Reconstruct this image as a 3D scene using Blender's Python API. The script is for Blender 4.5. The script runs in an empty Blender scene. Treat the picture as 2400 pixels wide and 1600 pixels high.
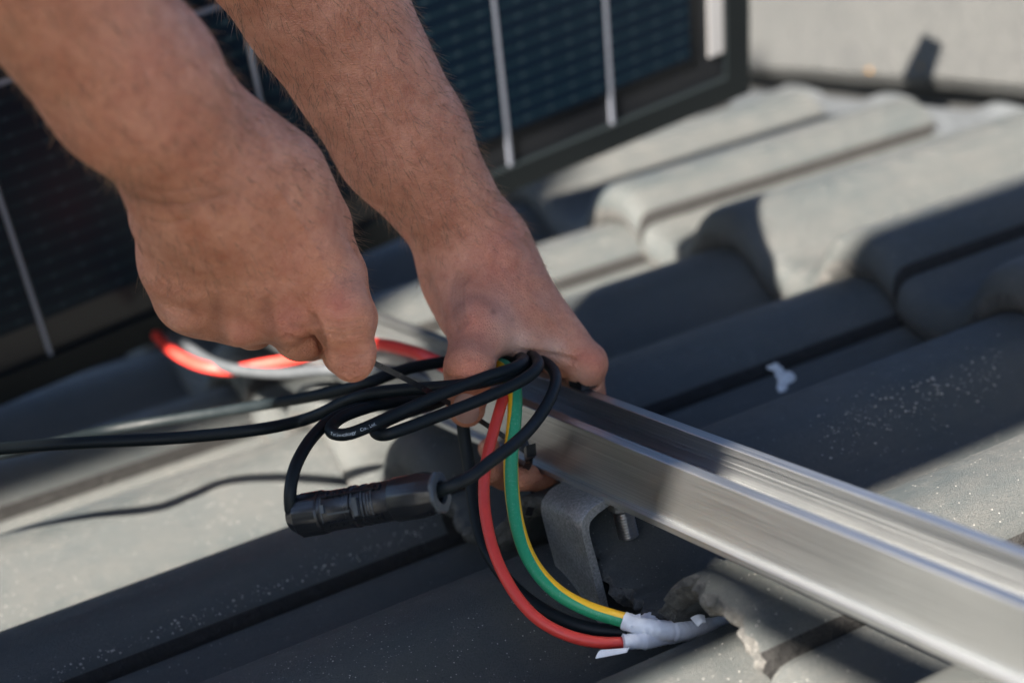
import bpy, math, random, colorsys
import numpy as np
from mathutils import Vector, Matrix

random.seed(4); np.random.seed(4)
S = bpy.context.scene
COL = S.collection

# ------------------------------------------------------------------ frames
# roof frame: u = up the tile slope, v = along the rail (away from the viewer), h = out of the roof
K = 0.88                                   # scale of the working units to metres
F_SRC = 4230.0                             # focal length in 2400 px units
def nv(a): a = np.array(a, float); return a/np.linalg.norm(a)
r_ = nv((-2475, -860, 4230)); g_ = nv((8190, -2750, 4230)); g_ = nv(g_-r_*np.dot(r_, g_)); n_ = -np.cross(r_, g_)
def ray(x, y): return np.array([(x/.98-1200)/F_SRC, (y/.98-800)/F_SRC, 1.0])
R0 = ray(1560, 1075)*.972                  # a point on the rail's front top lip
BAS = np.array([g_, r_, n_])               # camera (x right, y down, z away) -> roof frame
def P(x, y, Z): return BAS @ (ray(x, y)*Z-R0)
def PH(x, y, h):                           # where the sight line meets the plane at height h
    d = BAS @ ray(x, y); o = -(BAS @ R0); return o+d*((h-o[2])/d[2])
PITCH = math.radians(19)
ROT = Matrix.Rotation(-PITCH, 3, 'Y')
ROT4 = ROT.to_4x4()
def W(p): return ROT @ (Vector([float(q) for q in p])*K)

# ------------------------------------------------------------------ camera
cam_data = bpy.data.cameras.new('camera'); cam = bpy.data.objects.new('camera', cam_data); COL.objects.link(cam)
S.camera = cam
cr = BAS @ np.array([1., 0, 0]); cu = BAS @ np.array([0, -1., 0]); cb = BAS @ np.array([0, 0, -1.])
M = Matrix((Vector(cr), Vector(cu), Vector(cb))).transposed()
cam.matrix_world = Matrix.Translation(W(-(BAS @ R0))) @ (ROT @ M).to_4x4()
cam_data.sensor_width = 36; cam_data.lens = F_SRC/2400*36
cam_data.clip_start = .02; cam_data.clip_end = 4000
cam_data.dof.use_dof = True; cam_data.dof.focus_distance = 1.035*K; cam_data.dof.aperture_fstop = 4.6

# ------------------------------------------------------------------ light
SUN_L = nv((-1.15, -.62, 1.0))               # towards the sun, roof frame
SUN = ROT @ Vector(SUN_L)
el = math.asin(SUN.z); az = math.atan2(SUN.x, SUN.y)
world = bpy.data.worlds.new('World'); S.world = world; world.use_nodes = True
nt = world.node_tree
sky = nt.nodes.new('ShaderNodeTexSky'); sky.sky_type = 'NISHITA'; sky.sun_disc = False
sky.sun_elevation = el; sky.sun_rotation = az; sky.air_density = .38; sky.dust_density = .15; sky.ozone_density = .3
nt.links.new(sky.outputs[0], nt.nodes['Background'].inputs[0]); nt.nodes['Background'].inputs[1].default_value = .05
sd = bpy.data.lights.new('sun', 'SUN'); sd.energy = 5.0; sd.angle = math.radians(.53); sd.color = (1, .90, .79)
so = bpy.data.objects.new('sun', sd); COL.objects.link(so)
so.rotation_euler = SUN.to_track_quat('Z', 'Y').to_euler(); so.location = SUN*5
S.view_settings.view_transform = 'Standard'; S.view_settings.look = 'None'
S.view_settings.gamma = 1; S.view_settings.use_curve_mapping = False
S.view_settings.exposure = 2.95
S.render.engine = 'CYCLES'

# ------------------------------------------------------------------ helpers
def new_obj(name, data, parent=None, mat=None):
    o = bpy.data.objects.new(name, data); COL.objects.link(o)
    if parent is not None: o.parent = parent
    if mat is not None and data is not None:
        for m in (mat if isinstance(mat, (list, tuple)) else [mat]): data.materials.append(m)
    return o
def tag(o, label=None, cat=None, group=None, kind=None):
    if label: o['label'] = label
    if cat: o['category'] = cat
    if group: o['group'] = group
    if kind: o['kind'] = kind
    return o
def place(o, L0):                          # origin of a top-level thing
    o.matrix_world = Matrix.Translation(W(L0)) @ ROT4
    o['_o'] = [float(q) for q in L0]
def root(name, L0, label, cat, group=None):
    o = bpy.data.objects.new(name, None); COL.objects.link(o); o.empty_display_size = .02
    place(o, L0); tag(o, label, cat, group); return o
def mesh(name, V, Fc, smooth=True, uvs=None):
    me = bpy.data.meshes.new(name); me.from_pydata([tuple(map(float, v)) for v in V], [], Fc); me.update()
    if smooth: me.polygons.foreach_set('use_smooth', [True]*len(me.polygons))
    return me
def origin_of(o):
    while o.parent is not None: o = o.parent
    return np.array(o['_o'])
def part(name, V, Fc, mat, parent, smooth=True, auto=None):
    V = (np.asarray(V, float)-origin_of(parent))*K
    me = mesh(name, V, Fc, smooth)
    o = new_obj(name, me, parent, mat)
    if auto: sharp(me, auto)
    return o
def single(name, V, Fc, mat, L0, label, cat, group=None, kind=None, smooth=True, auto=None):
    V = (np.asarray(V, float)-np.asarray(L0, float))*K
    me = mesh(name, V, Fc, smooth); o = new_obj(name, me, None, mat); place(o, L0); tag(o, label, cat, group, kind)
    if auto: sharp(me, auto)
    return o
def sharp(me, deg):
    try: me.set_sharp_from_angle(angle=math.radians(deg))
    except Exception: pass
class MB:
    def __init__(s): s.V = []; s.F = []; s.M = []
    def add(s, V, Fc, m=0):
        b = len(s.V); s.V += [tuple(map(float, v)) for v in V]; s.F += [tuple(i+b for i in f) for f in Fc]; s.M += [m]*len(Fc)
    def box(s, o, a, b, c, m=0):           # o corner, a b c edge vectors
        o, a, b, c = map(lambda q: np.array(q, float), (o, a, b, c))
        V = [o, o+a, o+a+b, o+b, o+c, o+a+c, o+a+b+c, o+b+c]
        s.add(V, [(0, 3, 2, 1), (4, 5, 6, 7), (0, 1, 5, 4), (1, 2, 6, 5), (2, 3, 7, 6), (3, 0, 4, 7)], m)
    def tube(s, pts, rad, n=16, cap=True, m=0, ell=None):
        pts = np.asarray(pts, float); N = len(pts)
        rad = np.full(N, rad) if np.isscalar(rad) else np.asarray(rad)
        T = np.gradient(pts, axis=0); T /= np.linalg.norm(T, axis=1)[:, None]
        a = np.cross(T[0], (0.3, .2, 1)); a /= np.linalg.norm(a); V = []
        s.frames = []
        for i in range(N):
            a = a-T[i]*np.dot(a, T[i]); a /= np.linalg.norm(a); b = np.cross(T[i], a)
            s.frames.append((pts[i], T[i], a.copy(), b))
            for k in range(n):
                t = 2*math.pi*k/n
                V.append(pts[i]+rad[i]*(math.cos(t)*a+math.sin(t)*b))
        Fc = []
        for i in range(N-1):
            for k in range(n):
                k2 = (k+1) % n; Fc.append((i*n+k, i*n+k2, (i+1)*n+k2, (i+1)*n+k))
        if cap: Fc += [tuple(range(n-1, -1, -1)), tuple((N-1)*n+k for k in range(n))]
        s.add(V, Fc, m)
    def lathe(s, p0, p1, prof, n=32, m=0, rfn=None):   # prof: list of (t along axis 0..1, radius)
        p0 = np.array(p0, float); p1 = np.array(p1, float); d = p1-p0; L = np.linalg.norm(d); d /= L
        a = np.cross(d, (0, 0, 1)); a /= np.linalg.norm(a); b = np.cross(d, a); V = []
        for (t, r) in prof:
            for k in range(n):
                an = 2*math.pi*k/n; rr = r if rfn is None else rfn(t, r, an)
                V.append(p0+d*t*L+rr*(math.cos(an)*a+math.sin(an)*b))
        Fc = []
        for i in range(len(prof)-1):
            for k in range(n):
                k2 = (k+1) % n; Fc.append((i*n+k, i*n+k2, (i+1)*n+k2, (i+1)*n+k))
        s.add(V, Fc, m)
    def build(s, name, mat, parent, smooth=True, auto=40):
        o = part(name, s.V, s.F, mat, parent, smooth, auto)
        if any(s.M): o.data.polygons.foreach_set('material_index', s.M)
        return o
    def single(s, name, mat, L0, label, cat, group=None, kind=None, smooth=True, auto=40):
        o = single(name, s.V, s.F, mat, L0, label, cat, group, kind, smooth, auto)
        if any(s.M): o.data.polygons.foreach_set('material_index', s.M)
        return o
def spline(pts, step=.003):
    pts = np.asarray(pts, float); Q = np.vstack([2*pts[0]-pts[1], pts, 2*pts[-1]-pts[-2]]); out = []
    for i in range(1, len(Q)-2):
        p0, p1, p2, p3 = Q[i-1:i+3]; n = max(2, int(np.linalg.norm(p2-p1)/step))
        # centripetal catmull-rom
        t0 = 0; t1 = t0+np.linalg.norm(p1-p0)**.5; t2 = t1+np.linalg.norm(p2-p1)**.5; t3 = t2+np.linalg.norm(p3-p2)**.5
        for k in range(n):
            t = t1+(t2-t1)*k/n
            A1 = (t1-t)/(t1-t0)*p0+(t-t0)/(t1-t0)*p1; A2 = (t2-t)/(t2-t1)*p1+(t-t1)/(t2-t1)*p2; A3 = (t3-t)/(t3-t2)*p2+(t-t2)/(t3-t2)*p3
            B1 = (t2-t)/(t2-t0)*A1+(t-t0)/(t2-t0)*A2; B2 = (t3-t)/(t3-t1)*A2+(t-t1)/(t3-t1)*A3
            out.append((t2-t)/(t2-t1)*B1+(t-t1)/(t2-t1)*B2)
    out.append(Q[-2]); out = np.array(out)
    for _ in range(2): out[1:-1] = .25*out[:-2]+.5*out[1:-1]+.25*out[2:]
    return out
def PX(lst): return [P(*q) for q in lst]

# ------------------------------------------------------------------ materials
class MT:
    def __init__(s, name, base=(.5, .5, .5), rough=.5, metal=0, spec=.5):
        s.m = bpy.data.materials.new(name); s.m.use_nodes = True; s.t = s.m.node_tree
        s.b = s.t.nodes['Principled BSDF']; s.b.inputs['Base Color'].default_value = (*base, 1)
        s.b.inputs['Roughness'].default_value = rough; s.b.inputs['Metallic'].default_value = metal
        s.b.inputs['Specular IOR Level'].default_value = spec
        s.tc = None
    def n(s, t, **kw):
        q = s.t.nodes.new(t)
        for k, v in kw.items():
            if k in q.inputs: q.inputs[k].default_value = v
            else: setattr(q, k, v)
        return q
    def l(s, a, b): s.t.links.new(a, b)
    def coord(s, scale=(1, 1, 1), out='Object', rot=(0, 0, 0)):
        tc = s.n('ShaderNodeTexCoord'); mp = s.n('ShaderNodeMapping'); mp.inputs['Scale'].default_value = scale; mp.inputs['Rotation'].default_value = rot
        s.l(tc.outputs[out], mp.inputs[0]); return mp.outputs[0]
    def noise(s, scale, detail=4, rough=.6, co=None, dist=0):
        q = s.n('ShaderNodeTexNoise'); q.inputs['Scale'].default_value = scale; q.inputs['Detail'].default_value = detail
        q.inputs['Roughness'].default_value = rough; q.inputs['Distortion'].default_value = dist
        s.l(co if co is not None else s.coord(), q.inputs['Vector']); return q.outputs['Fac']
    def ramp(s, f, stops):
        q = s.n('ShaderNodeValToRGB'); cr = q.color_ramp
        while len(cr.elements) < len(stops): cr.elements.new(.5)
        for e, (p, c) in zip(cr.elements, stops): e.position = p; e.color = (*c, 1) if len(c) == 3 else c
        s.l(f, q.inputs[0]); return q.outputs[0]
    def g(s, f, a, b, lo=0., hi=1.):       # map range
        q = s.n('ShaderNodeMapRange'); s.l(f, q.inputs[0])
        for i, v in enumerate((a, b, lo, hi)): q.inputs[i+1].default_value = v
        return q.outputs[0]
    def mix(s, f, a, b, mode='MIX'):
        q = s.n('ShaderNodeMix'); q.data_type = 'RGBA'; q.blend_type = mode
        for i, v in ((0, f), (6, a), (7, b)):
            if isinstance(v, (int, float)): q.inputs[i].default_value = v
            elif isinstance(v, tuple): q.inputs[i].default_value = (*v, 1)
            else: s.l(v, q.inputs[i])
        return q.outputs[2]
    def math(s, op, a, b=None):
        q = s.n('ShaderNodeMath'); q.operation = op
        for i, v in ((0, a), (1, b)):
            if v is None: continue
            if isinstance(v, (int, float)): q.inputs[i].default_value = v
            else: s.l(v, q.inputs[i])
        return q.outputs[0]
    def bump(s, hgt, dist, strength=1, prev=None):
        q = s.n('ShaderNodeBump'); q.inputs['Strength'].default_value = strength; q.inputs['Distance'].default_value = dist
        s.l(hgt, q.inputs['Height'])
        if prev is not None: s.l(prev, q.inputs['Normal'])
        return q.outputs[0]
    def col(s, c): s.l(c, s.b.inputs['Base Color'])
    def rough(s, c): s.l(c, s.b.inputs['Roughness'])
    def nor(s, c): s.l(c, s.b.inputs['Normal'])

def concrete(name, dark=(.029, .038, .040), light=(.080, .076, .069), raw=False):
    t = MT(name, dark, .62)
    co = t.coord(); info = t.n('ShaderNodeObjectInfo')
    off = t.n('ShaderNodeVectorMath'); off.operation = 'ADD'
    sc = t.n('ShaderNodeVectorMath'); sc.operation = 'SCALE'; t.l(info.outputs['Random'], sc.inputs['Scale']); sc.inputs[0].default_value = (7, 3, 5)
    t.l(co, off.inputs[0]); t.l(sc.outputs[0], off.inputs[1]); co = off.outputs[0]
    big = t.noise(9, 4, .6, co); mid = t.noise(60, 5, .65, co); fine = t.noise(950, 4, .8, co)
    st = t.n('ShaderNodeMapping'); st.inputs['Scale'].default_value = (6, 60, 30); t.l(co, st.inputs[0])
    streak = t.noise(1, 4, .7, st.outputs[0])
    c = t.ramp(t.math('ADD', t.math('MULTIPLY', big, .6), t.math('MULTIPLY', streak, .4)), [(.35, dark), (.68, light)])
    c = t.mix(t.g(mid, .45, .75, 0, .35), c, tuple(x*1.5 for x in light))
    c = t.mix(t.g(fine, .3, .7, 0, 1), tuple(x*.78 for x in dark), c)
    # light mineral specks, gathered in patches
    vo = t.n('ShaderNodeTexVoronoi'); vo.inputs['Scale'].default_value = 420; t.l(co, vo.inputs['Vector'])
    sp = t.g(vo.outputs['Distance'], .10, .20, 1, 0); patch = t.g(t.noise(14, 3, .6, co), .42, .68, .25, 1)
    rnd = t.n('ShaderNodeSeparateColor'); t.l(vo.outputs['Color'], rnd.inputs[0])
    sp = t.math('MULTIPLY', sp, t.g(rnd.outputs[0], .76, .8)); sp = t.math('MULTIPLY', sp, patch)
    c = t.mix(sp, c, (.42, .41, .38)); t.col(c)
    t.rough(t.g(mid, .3, .7, .52, .74))
    b = t.bump(fine, .0009, 1); b = t.bump(mid, .0008, .4, b); t.nor(b)
    return t.m
TILE = concrete('weathered concrete tile')
def raw_concrete(name, a, b_, scale=1):
    t = MT(name, a, .9); co = t.coord()
    f = t.noise(260*scale, 5, .7, co); m_ = t.noise(70*scale, 4, .6, co)
    c = t.ramp(m_, [(.3, a), (.7, b_)]); c = t.mix(t.g(f, .35, .6, .5, 0), c, tuple(x*.35 for x in a)); t.col(c)
    t.nor(t.bump(m_, .004, .8, t.bump(f, .0018, 1))); return t.m
RAW = raw_concrete('broken concrete', (.16, .155, .14), (.36, .34, .30))
RAWD = raw_concrete('dark broken concrete', (.035, .037, .036), (.12, .117, .108), 1.6)

EDGE = raw_concrete('rough tile edge', (.028, .030, .030), (.085, .083, .077), 1.3)
JOINT_SHADE = raw_concrete('painted joint shade', (.004, .004, .004), (.014, .014, .013), 2)  # near-black stands in for the shade down the tile joints

def aluminium():
    t = MT('mill aluminium', (.72, .73, .74), .34, 1)
    co = t.coord((420, 1.2, 420)); f = t.noise(4, 4, .6, co); co2 = t.coord((1500, 3, 1500)); f2 = t.noise(3, 3, .6, co2)
    sp = t.noise(60, 4, .7); sm = t.noise(14, 3, .5)
    c = t.ramp(f, [(.3, (.38, .395, .40)), (.7, (.62, .635, .63))]); c = t.mix(t.g(sm, .5, .75, 0, .3), c, (.36, .38, .39)); t.col(t.mix(t.g(sp, .62, .75, 0, .35), c, (.40, .42, .43)))
    t.rough(t.g(f2, .3, .7, .30, .48)); t.nor(t.bump(f2, .0002, .25, t.bump(f, .0003, .2))); return t.m
ALU = aluminium()
def steel():
    t = MT('galvanised stainless plate', (.30, .30, .30), .5, .75)
    f = t.noise(650, 4, .75); m_ = t.noise(25, 3, .6)
    t.col(t.ramp(f, [(.3, (.14, .145, .15)), (.75, (.42, .42, .41))])); t.rough(t.g(m_, .3, .7, .42, .62)); t.nor(t.bump(f, .0006, .7)); return t.m
STEEL = steel()
BOLT = MT('bright bolt steel', (.62, .62, .63), .28, 1).m
def rubber(name, c, rough=.48, scuff=.0):
    t = MT(name, c, rough); f = t.noise(500, 3, .7); b_ = t.noise(45, 4, .7); d = t.noise(190, 4, .8)
    cc = t.mix(t.g(b_, .45, .75, 0, .35), c, tuple(min(1, x*1.7+.004) for x in c))
    cc = t.mix(t.g(d, .66, .74, 0, .35+scuff), cc, tuple(min(1, x*1.2+.08) for x in c)); t.col(cc)
    t.rough(t.g(b_, .3, .7, rough-.08, rough+.12)); t.nor(t.bump(f, .0002, .4)); return t.m
BLACK = rubber('black cable sheath', (.0055, .0085, .010), .5)
BLACKP = rubber('black nylon', (.009, .010, .012), .30)
GREYP = rubber('dark grey nylon', (.045, .052, .058), .42)
for mm_ in (BLACK,): mm_.node_tree.nodes['Principled BSDF'].inputs['Specular IOR Level'].default_value = .2
RED = rubber('red cable sheath', (.50, .035, .025), .45)
YEL = (.74, .42, .015); GRN = (.012, .24, .11)
def gy():
    t = MT('green and yellow sheath', YEL, .42)
    uv = t.n('ShaderNodeUVMap'); sp = t.n('ShaderNodeSeparateXYZ'); t.l(uv.outputs[0], sp.inputs[0])
    w = t.math('ABSOLUTE', t.math('SUBTRACT', t.math('FRACT', sp.outputs[0]), .5)); f = t.g(w, .165, .17, 1, 0)
    st = t.noise(1, 5, .8, t.coord((9, 120, 1), 'UV')); d = t.noise(900, 3, .8)
    gr = t.mix(t.g(st, .55, .72, 0, .6), GRN, (.20, .42, .33)); c = t.mix(f, YEL, gr)
    t.col(t.mix(t.g(d, .66, .72, 0, .4), c, (.6, .62, .5))); t.nor(t.bump(d, .0002, .4)); return t.m
GYM = gy()
def tape():
    t = MT('white insulating tape', (.60, .62, .66), .38); f = t.noise(90, 4, .6); t.col(t.ramp(f, [(.3, (.50, .52, .57)), (.7, (.72, .74, .78))]))
    t.nor(t.bump(f, .001, .5)); t.b.inputs['Transmission Weight'].default_value = 0; return t.m
TAPE = tape()
FRAME = MT('black anodised frame', (.004, .006, .007), .45, .0, .25).m
BACK = MT('black backsheet', (.006, .007, .009), .3).m
SILV = MT('silver bus ribbon', (.55, .55, .56), .35, .6).m
LINE = MT('grey cell gap', (.15, .165, .20), .4).m
def cellmat():
    t = MT('mono silicon cell', (.004, .014, .030), .18)
    co = t.n('ShaderNodeTexCoord'); sp = t.n('ShaderNodeSeparateXYZ'); t.l(co.outputs['Object'], sp.inputs[0])
    fx = t.math('FRACT', t.math('DIVIDE', sp.outputs[1], .0148*K)); ln = t.g(t.math('ABSOLUTE', t.math('SUBTRACT', fx, .5)), .08, .16, 1, 0)
    ax = t.math('FRACT', t.math('DIVIDE', sp.outputs[0], .0247*K)); dt = t.g(t.math('ABSOLUTE', t.math('SUBTRACT', ax, .5)), .06, .12, 1, 0)
    c = t.mix(ln, (.0012, .005, .011), (.004, .012, .018)); c = t.mix(t.math('MULTIPLY', ln, dt), c, (.014, .026, .034)); t.col(c)
    t.b.inputs['Specular IOR Level'].default_value = .16; t.b.inputs['Roughness'].default_value = .36; return t.m
CELL = cellmat()
VENT = rubber('dark ridge membrane', (.045, .052, .058), .8)

# ------------------------------------------------------------------ roof tiles
LAM = .176; VC = .315; AMP = .043; TW = 2*LAM; SEAM = VC-.048; STEP = .0364
HK = {0: -.1239-.0, 1: -.0875, 2: -.050, 3: -.0136, 4: .0228}
UK = {0: -.855, 1: -.435, 2: -.022, 3: .385, 4: .80}
def prof(v):
    c = np.cos(2*np.pi*(v-VC)/LAM); return -AMP*(1-np.tanh(1.25*c)/math.tanh(1.25))/2
def hsh(x): return np.modf(np.sin(x*127.1+11.7)*43758.5453)[0]
def vnoise(x, seed=0):
    x = np.asarray(x, float)+seed*17.3; i = np.floor(x); f = x-i; f = f*f*(3-2*f); return (hsh(i)*(1-f)+hsh(i+1)*f)
def fbm(x, seed=0, o=4): return sum(vnoise(x*2**k, seed+k)/2**k for k in range(o))/1.9
def tile_geom(v0, v1, length, nose=None, broken=False, nvs=46, seed=0, lip=.0364, nu=14):
    """tile mesh in coords (u from nose line, v, h from crest). nose(v) gives offset of the lower edge"""
    vs = np.linspace(v0, v1, nvs); vs = np.sort(np.concatenate([vs, [v0+.0015, v0+.003, v0+.005, v1-.003]])); nvs = len(vs); V = []; Mi = []
    for j, v in enumerate(vs):
        e = min(v-v0, v1-v); drop = -.0035*math.exp(-(e/.0025)**2)
        p = prof(v)+drop; nu0 = 0 if nose is None else nose(v)
        jit = .0010*(fbm(v*260, seed)-0.0)
        if broken:
            a = .004*(vnoise(v*330, 5)); th = .016
            ring = [(nu0+.012+a, -th), (nu0+.005, -th+.002), (nu0+.002+.003*vnoise(v*500, 8), -th*.6), (nu0-.001+.003*vnoise(v*420, 9), -th*.3), (nu0+.0005, -.0018), (nu0+.002, -.0003)]
        else:
            ring = [(nu0+.016, -lip+.004), (nu0+.006, -lip+.001+jit), (nu0+.001, -lip+.006), (nu0-.001+jit, -lip*.55), (nu0+.001, -.012), (nu0+.0045, -.005), (nu0+.0105, -.0012)]
        us = np.linspace(nu0+.02, length, nu)
        ring += [(u, 0) for u in us]; ring += [(length, -.02)]+[(u, -.02) for u in np.linspace(length, nu0+.03, 4)[1:]]
        for (u, h) in ring: V.append((u, v, p+h))
        R = len(ring)
    Fc = []; k0 = 6 if broken else 4
    for j in range(nvs-1):
        for k in range(R):
            k2 = (k+1) % R
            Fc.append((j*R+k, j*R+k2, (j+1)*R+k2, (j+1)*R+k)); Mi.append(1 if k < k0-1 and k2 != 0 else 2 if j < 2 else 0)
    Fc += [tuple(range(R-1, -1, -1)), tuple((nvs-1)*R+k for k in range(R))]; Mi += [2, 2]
    return V, Fc, Mi
G = .0013
def tmpl(nose=None, broken=False, seed=0, nvs=60, lip=.0364, nu=14, length=.475):
    V, Fc, Mi = tile_geom(SEAM-TW+G, SEAM-G, length, nose, broken, nvs, seed, lip, nu)
    return (np.array(V)-np.array((0, SEAM, 0))), Fc, Mi
V, Fc, Mi = tmpl()
tile_me = mesh('roof_tile', V*K, Fc); tile_me.materials.append(TILE); tile_me.materials.append(EDGE); tile_me.materials.append(JOINT_SHADE); tile_me.polygons.foreach_set('material_index', Mi); sharp(tile_me, 50)
V, Fc, Mi = tmpl(length=.372)
tile_top = mesh('roof_tile', V*K, Fc); tile_top.materials.append(TILE); tile_top.materials.append(EDGE); tile_top.materials.append(JOINT_SHADE); tile_top.polygons.foreach_set('material_index', Mi); sharp(tile_top, 50)
# broken tile at the hook: its lower edge is chipped back
def nose_x(v):        # v relative handled below (absolute)
    base = np.interp(v, [-.09, -.082, -.05, -.01, .03, .08, .13, .18, .23, .27], [.010, .004, .0, .006, .012, .014, .008, .004, .002, 0])
    return float(base+.004*(vnoise(v*110, 3)-0)+.003*vnoise(v*300, 4)+.0008*vnoise(v*800, 6))
V, Fc, Mi = tmpl(nose_x, True, 3, 150)
tile_x = mesh('roof_tile', V*K, Fc); tile_x.materials.append(TILE); tile_x.materials.append(RAWD); tile_x.materials.append(JOINT_SHADE); tile_x.polygons.foreach_set('material_index', Mi); sharp(tile_x, 50)
def nose_y(v): return float(.004*vnoise(v*70, 13)+.003*vnoise(v*240, 14))
V, Fc, Mi = tmpl(nose_y, False, 5, 120)
tile_y = mesh('roof_tile', V*K, Fc); tile_y.materials.append(TILE); tile_y.materials.append(RAW); tile_y.materials.append(JOINT_SHADE); tile_y.polygons.foreach_set('material_index', Mi); sharp(tile_y, 50)

roof = bpy.data.objects.new('roof', None); COL.objects.link(roof); place(roof, (0, 0, -.2)); roof['kind'] = 'structure'
for c in (0, 1, 2, 3):
    for j in range(-3, 8):
        me = tile_x if (c == 2 and j == 0) else tile_y if (c == 2 and j == -1) else tile_top if c == 3 else tile_me
        o = bpy.data.objects.new('roof_tile', me); COL.objects.link(o); o.parent = roof
        o.location = Vector((UK[c], SEAM+j*TW, HK[c]+.2))*K
        o.location.z += random.uniform(-.0012, .0012); o.location.x += random.uniform(-.002, .002)*(c != 2)
        if me is tile_x: o['label'] = 'broken roof tile chipped back around the steel hook'
        if me is tile_y: o['label'] = 'roof tile with a pale chipped lower edge beside the broken one'
# underlay beneath the tiles, house body and ground far below
me = mesh('underlay', np.array([(-2.5, -2, -.06), (.9, -2, -.06), (.9, 4, -.06), (-2.5, 4, -.06)])*K, [(0, 1, 2, 3)])
o = new_obj('underlay', me, roof, MT('dark underlay', (.02, .022, .024), .8).m); o.location = (0, 0, -.002)
gm = MT('lawn ground', (.05, .07, .03), .95); gm.col(gm.ramp(gm.noise(.4, 5), [(.3, (.035, .055, .02)), (.7, (.08, .09, .05))]))
me = mesh('ground', [(-1500, -1500, 0), (1500, -1500, 0), (1500, 1500, 0), (-1500, 1500, 0)], [(0, 1, 2, 3)])
gr = new_obj('ground', me, None, gm.m); gr.location = (0, 0, -5.5); gr['kind'] = 'structure'

# ------------------------------------------------------------------ ridge
rv = []
NU = 14
vs = np.linspace(-1.3, 3.2, 300); us = np.linspace(0, 1, NU); Fc = []
for v in vs:
    for t in us:
        u = .752+.24*t; crest = HK[3]-.003-.075*t+.09*max(0, t-.45)
        rv.append((u+.003*math.sin(v*160), v, crest+prof(v)*(1-.35*t)+.0008*math.sin(v*1900)))
for i in range(len(vs)-1):
    for k in range(NU-1): Fc.append((i*NU+k, i*NU+k+1, (i+1)*NU+k+1, (i+1)*NU+k))
single('ridge_membrane', rv, Fc, VENT, (.78, .9, 0), 'dark wavy membrane strip laid along the tile tops under the ridge cap', 'ridge membrane')
mb = MB(); mb.box((.905, -1.3, -.20), (.05, 0, 0), (0, 4.5, 0), (0, 0, .235))  # dark box added to hide the sky in the gap under the ridge
mb.single('ridge_filler', MT('dark gap filler', (.012, .013, .013), .9).m, (.92, .9, -.1), 'dark batten added to block the sky under the ridge tiles', 'filler', smooth=False, auto=None)
def ridge_tile(v0, v1, du, dh, label):
    rt = root('ridge_tile', (.9+du, (v0+v1)/2, .02), label, 'ridge tile', 'ridge tiles along the top of the roof')
    pr = []
    for t in np.linspace(0, 1, 5): pr.append((.865+.03*t, -.018+.115*t))
    for t in np.linspace(.1, 1, 7): a = math.radians(75-150*t/1.0*.5); pr.append((.895+.075*(t), .097+.030*math.sin(t*math.pi/2)))
    pr += [(1.04, .11), (1.08, .0)]
    pr = [(u+du, h+dh) for u, h in pr]
    th = .016; inner = [(u+.012, h-th) for u, h in pr][::-1]; ring = pr+inner; V = []; n = len(ring)
    vv = np.linspace(v0, v1, 60)
    for v in vv:
        for k, (u, h) in enumerate(ring):
            j = .0025*fbm(v*60, 2) if k in (0, n-1) else 0
            V.append((u, v, h+j))
    Fc = [(i*n+k, i*n+(k+1) % n, (i+1)*n+(k+1) % n, (i+1)*n+k) for i in range(len(vv)-1) for k in range(n)]
    Fc += [tuple(range(n-1, -1, -1)), tuple((len(vv)-1)*n+k for k in range(n))]
    part('cap', V, Fc, RIDGE, rt, True, 40)
    mb = MB()
    for _ in range(90 if du else 6):
        v = random.uniform(v0, v1); s_ = random.uniform(.001, .0035); c_ = np.array((.864+du, v, -.018+dh+random.uniform(-.002, .012)))
        mb.lathe(c_-(.002, 0, 0), c_+(.003, 0, 0), [(0, s_*.4), (.5, s_), (1, s_*.3)], 6)
    lo = mb.build('lichen', LICH, rt); lo['kind'] = 'stuff'
RIDGE = concrete('pale ridge concrete', (.034, .036, .0355), (.047, .049, .0475))
LICH = raw_concrete('orange lichen', (.30, .14, .02), (.40, .25, .05))
ridge_tile(.40, 3.0, 0, 0, 'pale grey ridge tile beside the panel, with an even lower edge')
ridge_tile(-.9, .385, .012, .012, 'pale grey ridge tile at the right with orange lichen on its lower edge')

# ------------------------------------------------------------------ mounting rail
rail = root('mounting_rail', (0, 0, -.04), 'bare aluminium mounting rail running across the tiles and held by the hand', 'mounting rail')
def extrude_profile(pr, v0, v1, n=2):
    V = []; N = len(pr); vv = np.linspace(v0, v1, n)
    for v in vv:
        for (u, h) in pr: V.append((u, v, h))
    Fc = [(i*N+k, (i+1)*N+k, (i+1)*N+(k+1) % N, i*N+(k+1) % N) for i in range(n-1) for k in range(N)]
    Fc += [tuple(range(N)), tuple((n-1)*N+k for k in range(N-1, -1, -1))]
    return V, Fc
WR = .042; HR = .041
pr = [(0, -.0005), (.0005, 0), (.0068, 0), (.0072, -.0004), (.0072, -.0045), (.0052, -.0045), (.0052, -.002), (.0028, -.002),
      (.0028, -.013), (.0045, -.0135), (.0045, -.0165), (.0028, -.017), (.0028, -.0225),
      (.012, -.0225), (.0125, -.0215), (.0135, -.0215), (.014, -.0225), (.0275, -.0225), (.028, -.0215), (.029, -.0215), (.0295, -.0225), (WR-.0028, -.0225),
      (WR-.0028, -.0165), (WR-.0035, -.0162), (WR-.0035, -.0152), (WR-.0028, -.0149), (WR-.0028, -.0135), (WR-.0035, -.0132), (WR-.0035, -.0122), (WR-.0028, -.0119),
      (WR-.0028, -.002), (WR-.0052, -.002), (WR-.0052, -.0045), (WR-.0072, -.0045), (WR-.0072, -.0004), (WR-.0068, 0), (WR-.0005, 0), (WR, -.0005),
      (WR, -HR+.006), (WR+.004, -HR+.005), (WR+.004, -HR+.001), (WR+.003, -HR),
      (-.003, -HR), (-.004, -HR+.001), (-.004, -HR+.0045), (-.0032, -HR+.0052), (0, -HR+.0056)]
pr = pr[::-1]
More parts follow.
